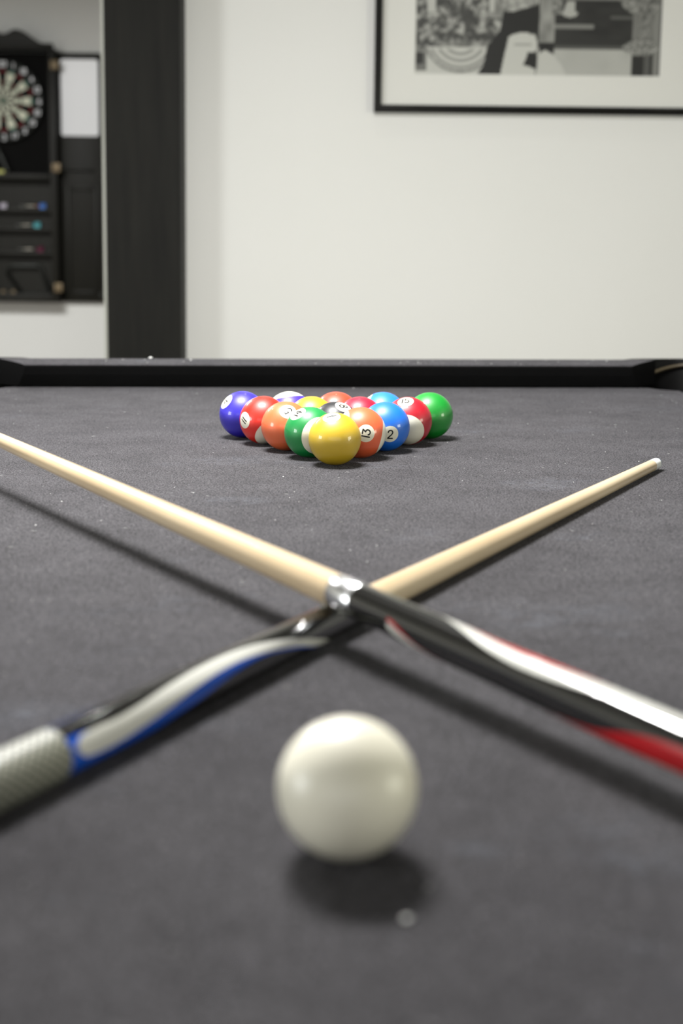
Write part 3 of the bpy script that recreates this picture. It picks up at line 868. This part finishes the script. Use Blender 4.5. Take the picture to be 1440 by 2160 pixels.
# ------------------------------------------------------------------ dartboard
DB = empty('dartboard', (CX - .011, YF - .016, 1.688), (0, LEAN, 0))
tag(DB, 'round dartboard with cream and black wedges inside the black cabinet', 'dartboard')
RD = .204
lathe('board_rim', [(0, RD), (-.036, RD), (-.038, RD - .003), (-.038, .150), (-.037, .149)], M['dart_rim'], DB, 80, 'y')
ORDER = [20, 1, 18, 4, 13, 6, 10, 15, 2, 17, 3, 19, 7, 16, 8, 11, 14, 9, 12, 5]
def sector(nm, r0, r1, a0, a1, m, lab=None):
    n = 4; V, Fc = [], []
    for yy in (-.0385, -.0412):
        for i in range(n + 1):
            t = a0 + (a1 - a0) * i / n
            V.append((r0 * math.cos(t), yy, r0 * math.sin(t))); V.append((r1 * math.cos(t), yy, r1 * math.sin(t)))
    k = 2 * (n + 1)
    for i in range(n):
        q = 2 * i
        Fc.append((k + q, k + q + 1, k + q + 3, k + q + 2))
        Fc.append((q + 1, q + 3, k + q + 3, k + q + 1)); Fc.append((q, k + q, k + q + 2, q + 2))
    Fc.append((0, 1, k + 1, k)); Fc.append((2 * n, k + 2 * n, k + 2 * n + 1, 2 * n + 1))
    o = mesh_obj(nm, V, Fc, m, DB)
    bm = bmesh.new(); bm.from_mesh(o.data); bmesh.ops.recalc_face_normals(bm, faces=bm.faces); bm.to_mesh(o.data); bm.free()
    if lab: o['label'] = lab
step = 2 * PI / 20; gap = .004
for i, nmb in enumerate(ORDER):
    c = PI / 2 - i * step; a0, a1 = c - step / 2 + gap, c + step / 2 - gap
    lightw = i % 2 == 1
    base, acc = (M['dart_white'], M['dart_green']) if lightw else (M['dart_black'], M['dart_red'])
    cn = 'cream wedge' if lightw else 'black wedge'
    sector('inner_segment', .0150, .0870, a0, a1, base, cn)
    sector('treble_segment', .0880, .0955, a0, a1, acc, 'green treble bar' if lightw else 'red treble bar')
    sector('outer_segment', .0965, .1420, a0, a1, base, cn)
    sector('double_segment', .1430, .1525, a0, a1, acc, 'green double bar' if lightw else 'red double bar')
    # raised white number plate on the ring
    rr = .184
    def place(x, y, c=c): return (rr * math.cos(c) + x, -.0400, rr * math.sin(c) + y)
    V, Fc = ribbon(text_strokes(str(nmb), .026), .0050, place, .006)
    o = mesh_obj('ring_number', V, Fc, M['whiteboard'], DB)
    o['label'] = 'white number %d' % nmb
lathe('outer_bull', [(-.0385, .0145), (-.0413, .0145), (-.0413, .0066)], M['dart_green'], DB, 32, 'y', caps=False)
lathe('bullseye', [(-.0385, .0062), (-.0415, .0062)], M['dart_red'], DB, 24, 'y')

# ------------------------------------------------------------------ darts lying on the cabinet shelves
def dart(x0, z, length, barrel_m, shaft_m, flight_m, label, y=YF - .068):
    d = empty('dart', (x0, y, z))
    tag(d, label, 'dart', 'darts on the cabinet shelves')
    p = length
    lathe('point', [(0, .0004), (.004, .0011), (.03, .0011)], M['steel'], d, 12, 'x')
    lathe('barrel', [(.03, .002), (.033, .0036), (.055, .0042), (.078, .0036), (.08, .0025)], barrel_m, d, 16, 'x')
    lathe('dart_shaft', [(.08, .0025), (p - .035, .0022), (p - .034, .0016), (p, .0014)], shaft_m, d, 12, 'x')
    for k in range(4):
        a = PI / 4 + k * PI / 2
        prof = [(p - .034, .0015), (p - .024, .019), (p - .006, .021), (p, .016), (p, .0015)]
        V = []
        for sg in (-1, 1):
            for u, r in prof: V.append((u, r * math.cos(a) - sg * .0003 * math.sin(a), r * math.sin(a) + sg * .0003 * math.cos(a)))
        n = 5; Fc = [tuple(range(n))[::-1], tuple(range(n, 2 * n))] + [(i, (i + 1) % n, n + (i + 1) % n, n + i) for i in range(n)]
        mesh_obj('flight', V, Fc, flight_m, d)
    return d
fl = lambda n, c: mat(n, c, .35)
brl = mat('barrel_metal', (.42, .40, .34, 1), .35, metal=.7)
o_sh, p_sh = fl('shaft_copper', (.42, .13, .045, 1)), fl('shaft_dark', (.05, .02, .035, 1))
dart(-1.684, 1.138 + .0168, .135, brl, o_sh, fl('flight_blue', (.05, .22, .62, 1)), 'dart with a blue flight on the upper dart shelf')
dart(-1.708, 1.040 + .0168, .128, brl, fl('shaft_teal', (.02, .12, .16, 1)), fl('flight_teal', (.13, .48, .52, 1)), 'dart with a teal flight on the middle dart shelf')
dart(-1.700, .916 + .0168, .133, brl, p_sh, fl('flight_plum', (.13, .016, .05, 1)), 'dart with a plum red flight on the lowest dart shelf')
dart(-1.880, 1.138 + .0168, .128, brl, fl('shaft_violet', (.25, .12, .4, 1)), fl('flight_white', (.62, .60, .66, 1)), 'dart with white flights at the left of the upper dart shelf')
ch = box('chalk_block', (-1.784, -1.746, YF - .118, YF - .085, 1.3185, 1.336), mat('chalk_yellow', (.46, .47, .16, 1), .8), None, .002)
tag(ch, 'small yellow chalk block on the ledge under the dartboard', 'chalk')
